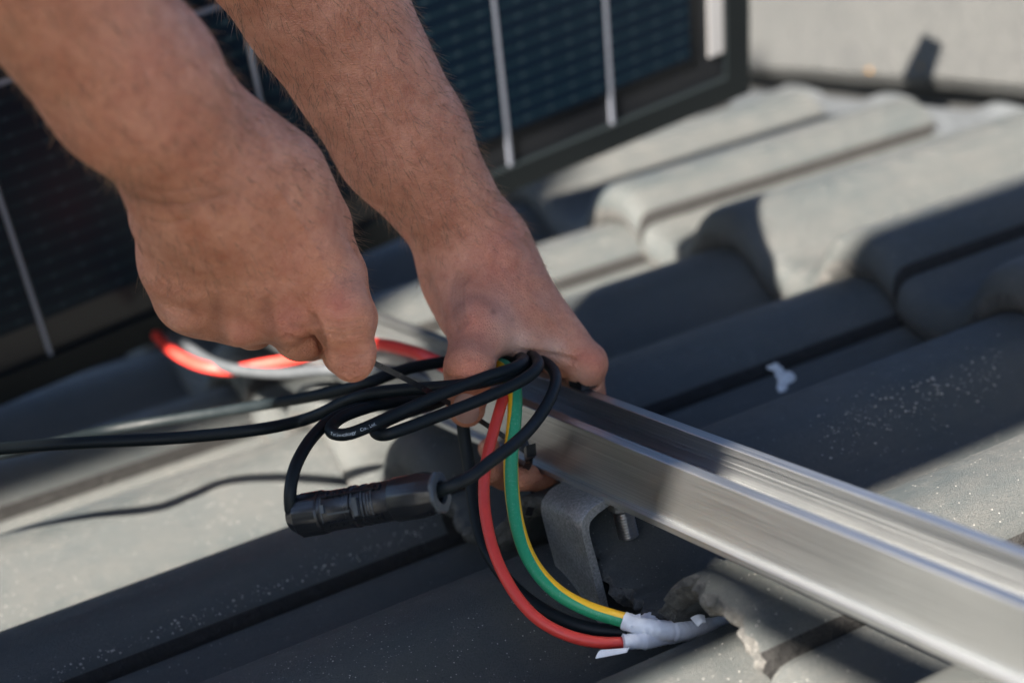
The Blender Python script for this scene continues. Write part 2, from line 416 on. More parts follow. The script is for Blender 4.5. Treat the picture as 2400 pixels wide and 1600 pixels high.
V, Fc = extrude_profile(pr, -.75, .98)
Fc = Fc[:-2]
part('profile', V, Fc, ALU, rail, False)

# ------------------------------------------------------------------ solar panel
vdir = nv((575, 5100, 4230)); c_ = .408; b_ = -(vdir[0]+vdir[2]*c_)/vdir[1]; hdir = nv((1, b_, c_))
CZ = 1.75
Cp = BAS @ (ray(1722, 214)*CZ-R0); ex = BAS @ (-hdir); ey = BAS @ (-vdir); ez = np.cross(ex, ey)   # ex left, ey up
if np.dot(ez, BAS @ (ray(1000, 300))) > 0: ez = -ez      # ez towards the viewer
panel = root('solar_panel', Cp, 'black framed solar panel propped upright behind the hands, dark blue cells', 'solar panel')
def pf(a, b, c=0.): return Cp+ex*a+ey*b+ez*c
PW = 1.95; PHt = .32; TH = .034; FW = .026
def slab(mb, a0, a1, b0, b1, c0, c1, m=0): mb.box(pf(a0, b0, c0), ex*(a1-a0), ey*(b1-b0), ez*(c1-c0), m)
mb = MB()
for (a0, a1, b0, b1) in ((0, PW, 0, FW), (0, PW, PHt-FW, PHt), (0, FW, FW, PHt-FW), (PW-FW, PW, FW, PHt-FW)): slab(mb, a0, a1, b0, b1, -TH, 0)
mb.build('frame', FRAME, panel, False, None)
mb = MB(); slab(mb, FW, PW-FW, FW, PHt-FW, -.012, -.006); mb.build('backsheet', BACK, panel, False, None)
mb = MB(); slab(mb, FW+.001, FW+.018, FW+.028, PHt-.03, -.006, -.0045); mb.build('bus_ribbon', SILV, panel, False, None)
mb = MB()
x0 = .0655; pit = .111; ch = .212; cb0 = .062
def csize(i): return (x0, .155-.003) if i == 0 else (.155+.003+(i-1)*pit, .155-.003+i*pit)
for row in range(2):
    me_c = {}
    for i in range(16):
        a0, a1 = csize(i); b0 = cb0+row*(ch+.006); b1 = min(b0+ch, PHt-.028); key = (i == 0)
        if key not in me_c:
            w_, h_ = a1-a0, b1-b0
            VV = np.array([(0, 0, 0), (w_, 0, 0), (w_, h_, 0), (0, h_, 0), (0, 0, -.001), (w_, 0, -.001), (w_, h_, -.001), (0, h_, -.001)])*K
            me_c[key] = mesh('cell', VV, [(0, 1, 2, 3), (7, 6, 5, 4), (0, 4, 5, 1), (1, 5, 6, 2), (2, 6, 7, 3), (3, 7, 4, 0)], False); me_c[key].materials.append(CELL)
        o = bpy.data.objects.new('cell', me_c[key]); COL.objects.link(o); o.parent = panel
        Mx = Matrix((Vector(ex), Vector(ey), Vector(ez))).transposed()
        o.matrix_local = Matrix.Translation(Vector((pf(a0, b0, -.0035)-Cp)*K)) @ Mx.to_4x4()
mb = MB()
for i in range(16):
    a1 = csize(i)[1]; slab(mb, a1+.0014, a1+.0046, FW, PHt-.027, -.006, -.0034)
for row in (1,): slab(mb, x0, 1.83, cb0+row*(ch+.006)-.0055, cb0+row*(ch+.006)-.0005, -.0058, -.0036)
o = mb.build('cell_gap_line', LINE, panel, False, None)

# ------------------------------------------------------------------ scaffold boards added unseen behind the left shoulder to cast shadow bands
HB = 1.5; sx = lambda us, h: us-1.15*(h+.07); sv = lambda vs_, h: vs_-.62*(h+.07)
vb = sv(.18, HB)
blocker_root = root('blocker', (sx(0, HB), vb, -.1), 'timber scaffold boards added out of view to cast the shadow bands on the roof', 'blocker')
WOOD = MT('grey shade boards', (.11, .115, .12), .8).m
mb = MB(); hh = .27/.62/2
for k in range(2):
    z0 = HB-hh+k*hh; mb.box((sx(-1.3, HB), vb, z0), (2.12, 0, 0), (0, .03, 0), (0, 0, hh-.002*(k == 0)))
    mb.build('blocker_board', WOOD, blocker_root, False, None); mb = MB()
zt = HB+hh; u0 = sx(.05, zt-.07*0); vs0 = vb
mb.box((u0, vb+.031, -5.5), (.15, 0, 0), (0, .045, 0), (0, 0, 5.5+zt+.22)); mb.build('upright', WOOD, blocker_root, False, None); mb = MB()  # added post whose shadow covers the forearm
def raked(us0, us1, vs0_, vs1_):           # an added board, its ends raked to shape the cast shadow
    z0, z1 = HB+(vs0_-.18)/.62, HB+(vs1_-.18)/.62; pts_ = []
    for vv_ in (vb, vb+.03): pts_ += [(sx(us0, z0), vv_, z0), (sx(us1, z0), vv_, z0), (sx(us1, z1), vv_, z1), (sx(us0, z1), vv_, z1)]
    m_ = MB(); m_.add(pts_, [(0, 1, 2, 3), (7, 6, 5, 4), (0, 4, 5, 1), (1, 5, 6, 2), (2, 6, 7, 3), (3, 7, 4, 0)]); m_.build('blocker_brace', WOOD, blocker_root, False, None)
raked(-1.3, .030, -.05, .046); raked(-.015, .030, -.17, -.051); mb = MB()
zlo = HB+(.60-.18)/.62; zhi = HB+(1.08-.18)/.62; uend = sx(.05, zlo); nb = 3  # added boards that darken the tiles under the panel
for k in range(nb):
    za = zlo+(zhi-zlo)*k/nb; mb.box((uend-2.6, vb, za), (2.6, 0, 0), (0, .03, 0), (0, 0, (zhi-zlo)/nb-.002)); mb.build('blocker_board', WOOD, blocker_root, False, None); mb = MB()
mb.box((uend-.9, vb+.031, -5.5), (.06, 0, 0), (0, .06, 0), (0, 0, 5.5+zhi)); mb.build('upright', WOOD, blocker_root, False, None); mb = MB()
for uu in (-1.2,):
    mb.box((sx(uu, HB), vb+.031, -5.5), (.06, 0, 0), (0, .06, 0), (0, 0, 5.5+HB+hh+.1)); mb.build('upright', WOOD, blocker_root, False, None); mb = MB()

# ------------------------------------------------------------------ where sight lines meet the tiles
def Hs(u, v):
    c = 0
    for k in (0, 1, 2, 3):
        if u >= UK[k]+.004: c = k
    return HK[c]+float(prof(v))
CAMO = -(BAS @ R0)
def TS(x, y, off=0., z0=.7):
    d = BAS @ ray(x, y); t = z0
    while t < 2.6:
        p = CAMO+d*t
        if p[2] < Hs(p[0], p[1])+off: return p
        t += .0008
    return CAMO+d*t
def PV(x, y, v): d = BAS @ ray(x, y); return CAMO+d*((v-CAMO[1])/d[1])

# ------------------------------------------------------------------ roof hook and bolt
hp = PH(1425, 1148, -.0425); hv = hp[1]
outer = [(1402, 1143), (1384, 1149), (1366, 1159), (1352, 1170), (1343, 1182), (1336, 1194), (1334, 1207), (1335, 1222), (1340, 1245), (1352, 1292), (1365, 1340), (1380, 1396), (1400, 1470)]
inner = [(1425, 1148), (1406, 1158), (1389, 1171), (1376, 1180), (1366, 1190), (1358, 1200), (1355, 1212), (1356, 1227), (1361, 1248), (1374, 1292), (1387, 1344), (1402, 1405), (1421, 1475)]
outer = [PV(x, y, hv) for x, y in outer]; inner = [PV(x, y, hv) for x, y in inner]
dz = outer[0][2]-(-.0422); 
for q in outer+inner: q[2] -= dz*0
top_o = np.array([.075, hv, -.0418]); top_i = np.array([.075, hv, -.0475])
outer = [top_o, np.array([.02, hv, -.0418])]+outer[1:]; inner = [top_i, np.array([.024, hv, -.0478])]+inner[1:]
hook = root('roof_hook', outer[-1], 'bent grey steel roof hook carrying the rail above the broken tile', 'roof hook')
HWD = .046; V = []; n = len(outer)
for w in (0, .0012, HWD-.0012, HWD):
    e = .0006 if w in (0, HWD) else 0
    for i in range(n): V.append(outer[i]+np.array((e*.7, w, -e)))
    for i in range(n): V.append(inner[i]+np.array((-e*.7, w, e)))
Fc = []
for j in range(3):
    a, b = j*2*n, (j+1)*2*n
    for i in range(n-1):
        Fc.append((a+i, a+i+1, b+i+1, b+i)); Fc.append((a+n+i, b+n+i, b+n+i+1, a+n+i+1))
    Fc.append((a, b, b+n, a+n)); Fc.append((a+n-1, a+2*n-1, b+2*n-1, b+n-1))
for i in range(n-1):
    Fc.append((i, n+i, n+i+1, i+1)); a = 3*2*n; Fc.append((a+i, a+i+1, a+n+i+1, a+n+i))
part('bracket', V, Fc, STEEL, hook, True, 40)
slot_c = PH(1346, 1126, -.0414)
mb = MB(); V = []; N_ = 24
for k in range(N_):
    a = 2*math.pi*k/N_; V.append(slot_c+np.array((.0085*math.cos(a), .0050*math.sin(a), .0004)))
mb.add(V, [tuple(range(N_))]); mb.build('slot_shade', BLACKP, hook)  # dark disc on the plate stands in for the shaded hole
bp = PV(1425, 1150, hv+.012); ax0 = np.array((bp[0]+.000, bp[1], -.049)); L_ = .0235
bolt = root('threaded_bolt', ax0, 'shiny threaded bolt end hanging under the rail beside the hook', 'bolt')
mb = MB(); pf_ = [(0, .0052)]
NT = 10
for i in range(NT):
    t0 = .22+.78*i/NT
    for q in range(5): pf_.append((t0+.78/NT*q/5, .0046+.0016*math.sin(math.pi*q/5)**.7))
pf_ += [(1, .0046), (1.0, .001)]
mb.lathe(ax0, ax0+np.array((.0012, -.001, -L_)), pf_, 28); mb.build('thread', BOLT, bolt)
mb = MB(); mb.lathe(ax0+np.array((0, 0, .003)), ax0+np.array((.0003, 0, -.0045)), [(0, .002), (0, .0085), (.9, .0085), (1, .008), (1, .003)], 6); mb.build('nut', STEEL, bolt)

# ------------------------------------------------------------------ cables
def cable(name, pts, r, mat, label, uvs=False, group=None, cat='cable', step=.0025, n=18, taper=None):
    c = spline(pts, step); mb = MB(); rr = r if taper is None else taper(np.linspace(0, 1, len(c)))*r
    mb.tube(c, rr, n)
    o = mb.single(name, mat, c[0], label, cat, group)
    return o, c, mb
def add_uv(o, nring, n, roll, twist=0.):
    me = o.data; uv = me.uv_layers.new(name='UVMap'); L = len(me.loops)
    li = np.zeros(L, int); me.loops.foreach_get('vertex_index', li)
    ring = li//n; k = (li % n).astype(float)/n
    # unwrap the seam per face
    out = np.zeros((L, 2)); i = 0
    for p in me.polygons:
        idx = range(p.loop_start, p.loop_start+p.loop_total); ks = k[list(idx)]
        if ks.max()-ks.min() > .5: ks = np.where(ks < .5, ks+1, ks)
        for q, kk in zip(idx, ks): out[q] = (kk, ring[q]*.01)
    out[:, 0] = out[:, 0]+roll+twist*np.clip(out[:, 1]/.01/nring*1.5-.35, 0, 1)
    uv.data.foreach_set('uv', out.ravel())
RC = .0036
# long pair coming in from the left
loopA = PX([(-420, 1075, 1.00), (-150, 1052, 1.03), (0, 1030, 1.06), (200, 1016, 1.08), (400, 1006, 1.085), (600, 985, 1.08), (690, 966, 1.095), (740, 948, 1.085), (785, 926, 1.08),
            (850, 904, 1.07), (935, 894, 1.065), (1035, 887, 1.055), (1090, 880, 1.055), (1150, 866, 1.062), (1190, 850, 1.075), (1214, 832, 1.098), (1196, 817, 1.12), (1150, 818, 1.14),
            (1085, 822, 1.155), (1015, 832, 1.15), (935, 847, 1.14), (847, 878, 1.125), (770, 899, 1.14), (700, 913, 1.16), (600, 930, 1.19), (480, 950, 1.22), (340, 972, 1.24), (230, 992, 1.24), (120, 1018, 1.22), (0, 1043, 1.20), (-150, 1070, 1.20), (-420, 1110, 1.19)])
cable('solar_cable', loopA, RC*1.05, BLACK, 'long black cable running in from the left edge in two strands to the hand', group=None)
coil = PX([(668, 1172, .992), (666, 1135, .990), (674, 1085, .995), (696, 1035, 1.01), (728, 992, 1.03), (766, 960, 1.05), (830, 936, 1.07), (930, 916, 1.085), (1030, 897, 1.10), (1110, 866, 1.13), (1165, 828, 1.125),
           (1190, 820, 1.105), (1203, 829, 1.082), (1180, 845, 1.066), (1110, 868, 1.055), (1010, 907, 1.04), (900, 955, 1.025), (838, 983, 1.015), (795, 998, 1.012), (766, 996, 1.018), (760, 981, 1.032), (785, 958, 1.047),
           (850, 934, 1.065), (950, 914, 1.09), (1060, 885, 1.12), (1150, 826, 1.14), (1200, 812, 1.115), (1229, 822, 1.092), (1234, 845, 1.070), (1200, 873, 1.055), (1110, 915, 1.042), (1010, 954, 1.03), (930, 984, 1.022), (885, 999, 1.02),
           (862, 993, 1.03), (875, 974, 1.048), (930, 948, 1.07), (1010, 922, 1.10), (1090, 872, 1.15), (1165, 815, 1.14), (1215, 818, 1.12), (1262, 840, 1.098), (1277, 872, 1.075), (1264, 915, 1.055), (1225, 975, 1.03),
           (1180, 1020, 1.005), (1130, 1057, .985), (1078, 1096, .966), (1042, 1113, .956), (1008, 1128, .962), (985, 1134, .968)])
coil_o, coil_c, coil_mb = cable('solar_cable', coil, RC, BLACK, 'black cable coiled in tight loops in the hand and joined by the connector')
# printed lettering on the lower left bend of the coil
def cam_dir(p): d = CAMO-p; return d/np.linalg.norm(d)
def write_on(cc, rad, start, text, size, parent, flip=False, roll=0.):
    cu = bpy.data.curves.new('txt', 'FONT'); cu.body = text; cu.size = 1; to = bpy.data.objects.new('txt', cu); COL.objects.link(to)
    bpy.context.view_layer.update()
    me = to.evaluated_get(bpy.context.evaluated_depsgraph_get()).to_mesh()
    V = np.array([v.co[:] for v in me.vertices]); Fc = [tuple(p.vertices) for p in me.polygons]; to.to_mesh_clear() if False else None
    bpy.data.objects.remove(to)
    s = np.concatenate([[0], np.cumsum(np.linalg.norm(np.diff(cc, axis=0), axis=1))]); out = []
    for (x, y, z) in V:
        d = start+x*size*1.05; p = np.array([np.interp(d, s, cc[:, i]) for i in range(3)]); q = np.array([np.interp(d+.001, s, cc[:, i]) for i in range(3)])
        T = (q-p)/np.linalg.norm(q-p); N = cam_dir(p); N -= T*np.dot(T, N); N /= np.linalg.norm(N); B = np.cross(N, T)
        a = (y-.35)*size/rad+roll; out.append(p+(rad*1.012)*(math.cos(a)*N+math.sin(a)*B))
    return part('printed_text', out, Fc, PRINT, parent, False)
PRINT = MT('pale cable print', (.42, .46, .48), .5).m
def near_idx(cc, x, y, lo=0, hi=None):
    best = None
    for i in range(lo, hi or len(cc)):
        c = BAS.T @ cc[i]+R0; px = (c[0]/c[2]*F_SRC+1200)*.98; py = (c[1]/c[2]*F_SRC+800)*.98; d = (px-x)**2+(py-y)**2
        if best is None or d < best[0]: best = (d, i)
    return best[1]
sarc = np.concatenate([[0], np.cumsum(np.linalg.norm(np.diff(coil_c, axis=0), axis=1))])
iA = near_idx(coil_c, 850, 978, 0, len(coil_c)//2)
rev = coil_c[:iA+60][::-1] if False else None
cc_rev = coil_c[::-1]; srev = np.concatenate([[0], np.cumsum(np.linalg.norm(np.diff(cc_rev, axis=0), axis=1))])
jB = len(coil_c)-1-iA
write_on(cc_rev, RC, srev[jB]-.0215, 'Technology   Co., Ltd.', .0026, coil_o)

red = PX([(1180, 858, 1.10), (1168, 880, 1.09), (1154, 920, 1.075), (1138, 975, 1.067), (1122, 1035, 1.06), (1113, 1090, 1.055), (1112, 1150, 1.05), (1120, 1210, 1.042), (1136, 1270, 1.033), (1160, 1325, 1.025), (1195, 1380, 1.018), (1240, 1425, 1.012), (1300, 1457, 1.008), (1370, 1474, 1.006), (1440, 1475, 1.008)])
cable('red_cable', red, .0034, RED, 'red cable hanging from the hand in front and taped white at its end')
gyp = PX([(1090, 858, 1.12), (1118, 845, 1.108), (1145, 838, 1.098), (1168, 850, 1.088), (1181, 885, 1.08), (1183, 935, 1.075), (1179, 990, 1.07), (1174, 1040, 1.066), (1174, 1100, 1.062), (1180, 1160, 1.056), (1192, 1220, 1.048), (1212, 1275, 1.038), (1245, 1325, 1.028), (1290, 1366, 1.02), (1345, 1395, 1.015), (1400, 1414, 1.012), (1452, 1428, 1.012)])
gy_o, gy_c, gy_mb = cable('earth_cable', gyp, .0044, GYM, 'green and yellow striped earth cable curving down to the white tape', n=32, step=.002)
add_uv(gy_o, len(gy_c), 32, .80, -.34)
blk = PX([(1062, 960, 1.10), (1066, 1000, 1.10), (1078, 1070, 1.098), (1088, 1150, 1.09), (1104, 1230, 1.075), (1140, 1300, 1.055), (1195, 1362, 1.04), (1265, 1410, 1.028), (1340, 1440, 1.02), (1440, 1452, 1.018)])
cable('black_cable', blk, .0040, BLACK, 'plain black cable behind the red one, running into the white tape')
# taped ends going under the broken tile
def taped(pts, r0, r1, label, seed, turns):
    c = spline(pts, .0008); N = len(c); rnd = random.Random(seed); t = np.linspace(0, 1, N); rr = r0+(r1-r0)*t
    edges = sorted([rnd.uniform(.08, .95) for _ in range(turns)])
    for e in edges: rr = rr+np.where(t > e, .00035, 0)*(np.where(t < e+.12, 1, .3))
    rr = rr*(1+.03*np.sin(t*40+seed))
    mb = MB(); mb.tube(c, rr, 20); V = np.array(mb.V)
    # slight creasing
    V += .00018*np.sin(V[:, [1, 2, 0]]*1900+seed); mb.V = [tuple(q) for q in V]
    return c, rr, mb
tr = root('cable_tape', P(1450, 1440, 1.012), 'white insulating tape wound round the cable ends under the broken tile', 'tape')
for (pts, r0, r1, sd_, tn) in (
    ([(1432, 1424, 1.010), (1470, 1437, 1.008), (1520, 1447, 1.008), (1570, 1446, 1.012), (1615, 1435, 1.022), (1660, 1416, 1.04), (1700, 1400, 1.06)], .0050, .0056, 1, 9),
    ([(1432, 1474, 1.004), (1475, 1470, 1.006), (1520, 1462, 1.012), (1570, 1452, 1.022), (1640, 1432, 1.045)], .0045, .0052, 2, 5),
    ([(1440, 1444, 1.02), (1490, 1428, 1.025), (1540, 1411, 1.035), (1590, 1400, 1.05), (1640, 1398, 1.065), (1690, 1392, 1.08)], .0048, .0062, 3, 6)):
    c, rr, mb = taped(PX(pts), r0, r1, '', sd_, tn); mb.build('tape_wrap', TAPE, tr, True, 60)
def flap(quad, Zs, name):
    V = []; n = 6
    (a, b, c, d) = [P(x, y, z) for (x, y), z in zip(quad, Zs)]
    for i in range(n+1):
        for j in range(n+1):
            s_, t_ = i/n, j/n; p = (a*(1-s_)+b*s_)*(1-t_)+(d*(1-s_)+c*s_)*t_; V.append(p+np.array((0, 0, .0012*math.sin(s_*3.1))))
    top = list(V); V += [p+np.array((0, .0002, -.0003)) for p in top]; m = (n+1)**2; Fc = []
    for i in range(n):
        for j in range(n):
            q = i*(n+1)+j; Fc.append((q, q+n+1, q+n+2, q+1)); Fc.append((m+q, m+q+1, m+q+n+2, m+q+n+1))
    part(name, V, Fc, TAPE, tr)
flap([(1436, 1432), (1471, 1408), (1472, 1425), (1450, 1440)], [1.006, 1.012, 1.008, 1.003], 'tape_end')
flap([(1368, 1511), (1382, 1491), (1452, 1486), (1440, 1497)], [.992, .996, .998, .994], 'tape_end')
flap([(1586, 1418), (1618, 1412), (1622, 1428), (1604, 1438)], [1.0, 1.004, 1.0, 1.0], 'tape_end')
# far red and black pair in the sunlight behind the fist
cable('red_cable', PX([(360, 770, 1.50), (376, 788, 1.46), (396, 806, 1.42), (425, 824, 1.40), (470, 842, 1.38), (530, 850, 1.37), (600, 838, 1.36), (680, 824, 1.34), (770, 798, 1.31), (860, 790, 1.27), (930, 803, 1.23), (985, 822, 1.20), (1040, 850, 1.19), (1100, 880, 1.19)]), .0045, RED, 'red cable behind the fist looping out of the dark into the sunlight')
cable('black_cable', PX([(390, 760, 1.50), (412, 780, 1.45), (440, 802, 1.41), (490, 832, 1.38), (550, 849, 1.355), (640, 857, 1.33), (740, 850, 1.30), (850, 848, 1.27), (950, 862, 1.24), (1040, 890, 1.22)]), .0043, rubber('black sheath painted sunlit grey', (.035, .040, .045), .5), 'black cable lying beside the red one behind the fist')  # black sheath with its sunlit look painted in as grey
# two more thin leads whose shadows fall across the tiles at the left
# cable tie
def strip(pts, w, th, mat, name, parent):
    c = spline(pts, .003); V = []; N = len(c); T = np.gradient(c, axis=0); T /= np.linalg.norm(T, axis=1)[:, None]
    for i in range(N):
        nrm = cam_dir(c[i]); nrm -= T[i]*np.dot(nrm, T[i]); nrm /= np.linalg.norm(nrm); b = np.cross(T[i], nrm)
        for (x, y) in ((-w, -th), (w, -th), (w, th), (-w, th)): V.append(c[i]+b*x+nrm*y)
    Fc = [(i*4+k, i*4+(k+1) % 4, (i+1)*4+(k+1) % 4, (i+1)*4+k) for i in range(N-1) for k in range(4)]+[(3, 2, 1, 0), tuple((N-1)*4+k for k in range(4))]
    return part(name, V, Fc, mat, parent, True, 40)
tie = root('cable_tie', P(850, 830, 1.0), 'thin black cable tie pulled tight between the fingertip and the rail', 'cable tie')
strip(PX([(815, 812, 1.01), (850, 829, 1.01), (905, 856, 1.02), (962, 886, 1.035), (1030, 925, 1.07), (1080, 952, 1.085), (1125, 980, 1.092), (1175, 1014, 1.094), (1215, 1042, 1.095)]), .0016, .0005, BLACKP, 'strap', tie)
strip(PX([(1197, 1000, 1.088), (1214, 1035, 1.084), (1216, 1060, 1.09), (1208, 1075, 1.10)]), .0022, .0006, BLACKP, 'strap', tie)
strip(PX([(1228, 1128, 1.12), (1222, 1155, 1.11), (1214, 1182, 1.10)]), .0021, .0006, BLACKP, 'strap_tail', tie)
mb = MB(); a = P(1203, 1030, 1.080)
mb.box(a, P(1225, 1024, 1.088)-a, P(1205, 1058, 1.083)-a, np.array((-.001, -.006, .004))*.9); mb.build('tie_head', BLACKP, tie, False)
a = np.array([.0415, P(1384, 880, 1.08)[1], 0]); pk = PH(1362, 880, .0)
TIEV = float(pk[1])
hd = root('tie_head', pk, 'small black plastic tie head on top of the rail by the knuckle', 'cable tie head')
mb = MB(); mb.box((.036, pk[1]-.0075, .0004), (.010, 0, 0), (0, .015, 0), (0, 0, .0062)); mb.box((.0375, pk[1]-.006, .0066), (.007, 0, 0), (0, .012, 0), (0, 0, .0014)); mb.build('block', BLACKP, hd, False)

# ------------------------------------------------------------------ connector
p0 = P(672, 1187, 1.0); p1 = P(1012, 1130, .962); ax = p1-p0; LN = np.linalg.norm(ax); ax = ax/LN
con = root('cable_connector', (p0+p1)/2, 'black ribbed plug connector hanging below the coiled cable', 'connector')
RB = .0122
def ribs(t, r, an): return r*(1+.035*(math.cos(an*12) > .2))
mb = MB()
mb.lathe(p0+ax*LN*.22, p0+ax*LN*.72, [(0, .004), (0, RB*.90), (.03, RB*.93), (.10, RB*.93), (.11, RB*.91), (.40, RB*.91), (.41, RB*.96), (.47, RB*.96), (.48, RB*.89), (.56, RB*.89), (.57, RB*.94), (.61, RB*.94), (.62, RB*.90), (.68, RB*.90), (.69, RB*.93), (.73, RB*.93), (.74, RB*.91), (.97, RB*.91), (1, .004)], 40)
mb.build('housing', BLACKP, con, True, 30)
for nm, t0, t1 in (('cap_nut', 0, .235), ('cap_nut', .705, 1.0)):
    mb = MB(); a, b = p0+ax*LN*t0, p0+ax*LN*t1
    if t0 == 0: prr = [(0, .003), (0, RB*.62), (.05, RB*.70), (.22, RB*.86), (.3, RB*.97), (.95, RB), (1, RB*.95), (1, .004)]
    else: prr = [(0, .004), (0, RB*.93), (.04, RB*.98), (.62, RB*.98), (.72, RB*.95), (.9, RB*.90), (1, RB*.86), (1.0, RB*.50), (.55, RB*.46), (.55, .0005)]
    mb.lathe(a, b, prr, 96, rfn=lambda t, r, an: ribs(t, r, an) if .2 < t < .8 and r > RB*.8 else r); mb.build(nm, BLACKP, con, True, 30)
mb = MB(); b = p0+ax*LN*.985
mb.lathe(b, b+ax*.0022, [(0, RB*.50), (0, RB*.90), (.6, RB*.90), (1, RB*.84), (1, RB*.52), (0, RB*.48)], 48, rfn=lambda t, r, an: r*(1+.05*(math.cos(an*8) > .3)) if r > RB*.8 else r); mb.build('gland_ring', GREYP, con, True, 30)
# latch window with raised rails and ribs on the visible side
side = cam_dir((p0+p1)/2); side -= ax*np.dot(side, ax); side /= np.linalg.norm(side); upv = np.cross(side, ax)
if upv[2] < 0: upv = -upv
def onb(t, a, r): return p0+ax*LN*t+r*(math.cos(a)*side+math.sin(a)*upv)
def barl(t0, a0, t1, a1, w, r, mbx, hh=.0007):
    A = onb(t0, a0, r); B = onb(t1, a1, r); m_ = (A+B)/2; N = m_-(p0+ax*np.dot(m_-p0, ax)); N /= np.linalg.norm(N); D = B-A; D /= np.linalg.norm(D); Sd = np.cross(N, D)
    mbx.box(A-Sd*w/2-N*.0004, D*np.linalg.norm(B-A), Sd*w, N*(hh+.0004))
mb = MB(); r = RB*.91
for a_ in (-.62, .75): barl(.27, a_, .66, a_, .0012, r, mb, .0012)
for t_ in (.30, .345, .39, .435, .62, .655):
    barl(t_, .62, t_+.004, .98, .0007, r*1.0, mb, .0016); barl(t_, -.85, t_+.004, -.5, .0007, r, mb, .0016)
mb.build('rib', BLACKP, con, True, 30)
mb = MB(); barl(.275, .12, .30, .12, .0045, r, mb, .0020); barl(.31, -.15, .46, -.15, .0012, r, mb, .0006); barl(.49, 0, .52, 0, .010, r*1.02, mb, .0012)
mb.build('latch', GREYP, con, True, 30)
mb = MB()
for (t_, a0_, a1_) in ((.262, -.55, .70), (.47, -.62, .75), (.485, -.45, .45), (.535, -.6, .7), (.56, -.5, .6), (.58, -.4, .5), (.60, -.6, .7)):
    pts_ = [onb(t_+.010*math.cos(a*2), a, r+.0006) for a in np.linspace(a0_, a1_, 12)]; mb.tube(np.array(pts_), .00035, 6)
mb.build('moulded_ring', GREYP, con, True, 60)

# ------------------------------------------------------------------ droppings, grit and lichen on tiles
GRIT = raw_concrete('pale grit', (.30, .29, .27), (.5, .48, .44), 3)
dr = root('bird_dropping', TS(1800, 862), 'small white bird dropping splashed on the shaded tile above the rail', 'bird dropping')
def splat(cx, cy, rx, ry, name, mat, hgt=.0012, seed=1, par=dr):
    rnd = random.Random(seed); V = [TS(cx, cy, 0)+np.array((0, 0, hgt))]; Nn = 26
    rs = [1+.25*math.sin(3*a+seed)+.18*rnd.uniform(-1, 1) for a in np.linspace(0, 2*math.pi, Nn, endpoint=False)]
    for f_, hh in ((.55, hgt*.8), (.9, hgt*.45), (1.03, -.0005)):
        for k in range(Nn):
            a = 2*math.pi*k/Nn; V.append(TS(cx+rx*f_*rs[k]*math.cos(a), cy+ry*f_*rs[k]*math.sin(a))+np.array((0, 0, hh)))
    Fc = [(0, 1+k, 1+(k+1) % Nn) for k in range(Nn)]
    for q in range(2): Fc += [(1+q*Nn+k, 1+(q+1)*Nn+k, 1+(q+1)*Nn+(k+1) % Nn, 1+q*Nn+(k+1) % Nn) for k in range(Nn)]
    part(name, V, Fc, mat, par)
DROP = raw_concrete('dried white dropping', (.55, .56, .55), (.75, .76, .74))
splat(1800, 868, 19, 27, 'blob', DROP, .0007, 2); splat(1778, 842, 14, 8, 'blob', DROP, .0004, 5)
def grit(name, label, n, region, seed, smin=.0003, smax=.0011):
    rnd = random.Random(seed); mb = MB()
    for _ in range(n):
        x, y = region(rnd); p = TS(x, y); s_ = smin+(smax-smin)*rnd.random()**3; a = rnd.random()*3
        mb.lathe(p-np.array((0, 0, s_*.4)), p+np.array((s_*.3, s_*.2, s_*.7)), [(0, s_*.7), (.6, s_), (1, s_*.3)], 5)
    return mb.single(name, GRIT, TS(*region(rnd)), label, 'grit', None, 'stuff', smooth=False, auto=None)
def line(x0, y0, x1, y1, w): return lambda r: ((lambda t: (x0+(x1-x0)*t, y0+(y1-y0)*t+r.gauss(0, w)))(r.random()))
grit('pale_grit', 'pale grit gathered along the dark tile seam at the lower left', 320, line(110, 1552, 1000, 1205, 9), 1, .0003, .0012)
grit('pale_grit', 'fine pale grit scattered over the shaded tile right of the rail', 320, line(1880, 1000, 2300, 850, 34), 2, .0003, .0012)
grit('pale_grit', 'fine pale grit sprinkled over the bottom tile crest', 420, line(620, 1550, 1100, 1450, 50), 3, .0002, .0006)

# ------------------------------------------------------------------ worker: signed distance body
def rad(px, Z): return px/.98*Z/F_SRC
def cap(a, b):                              # (x, y, Z, r_px) ends
    return (P(*a[:3]), P(*b[:3]), rad(a[3], a[2]), rad(b[3], b[2]))
def capw(a, b, ra, rb): return (np.array(a, float), np.array(b, float), ra, rb)
def d_cap(X, c):
    a, b, ra, rb = c; ba = b-a; L2 = max(1e-12, ba @ ba); t = np.clip(((X-a) @ ba)/L2, 0, 1)
    return np.linalg.norm(X-a-t[:, None]*ba, axis=1)-(ra+(rb-ra)*t)
def smin(a, b, k): h = np.clip(.5+.5*(b-a)/k, 0, 1); return b*(1-h)+a*h-k*h*(1-h)
def group(X, caps, k):
    d = d_cap(X, caps[0])
    for c in caps[1:]: d = smin(d, d_cap(X, c), k)
    return d
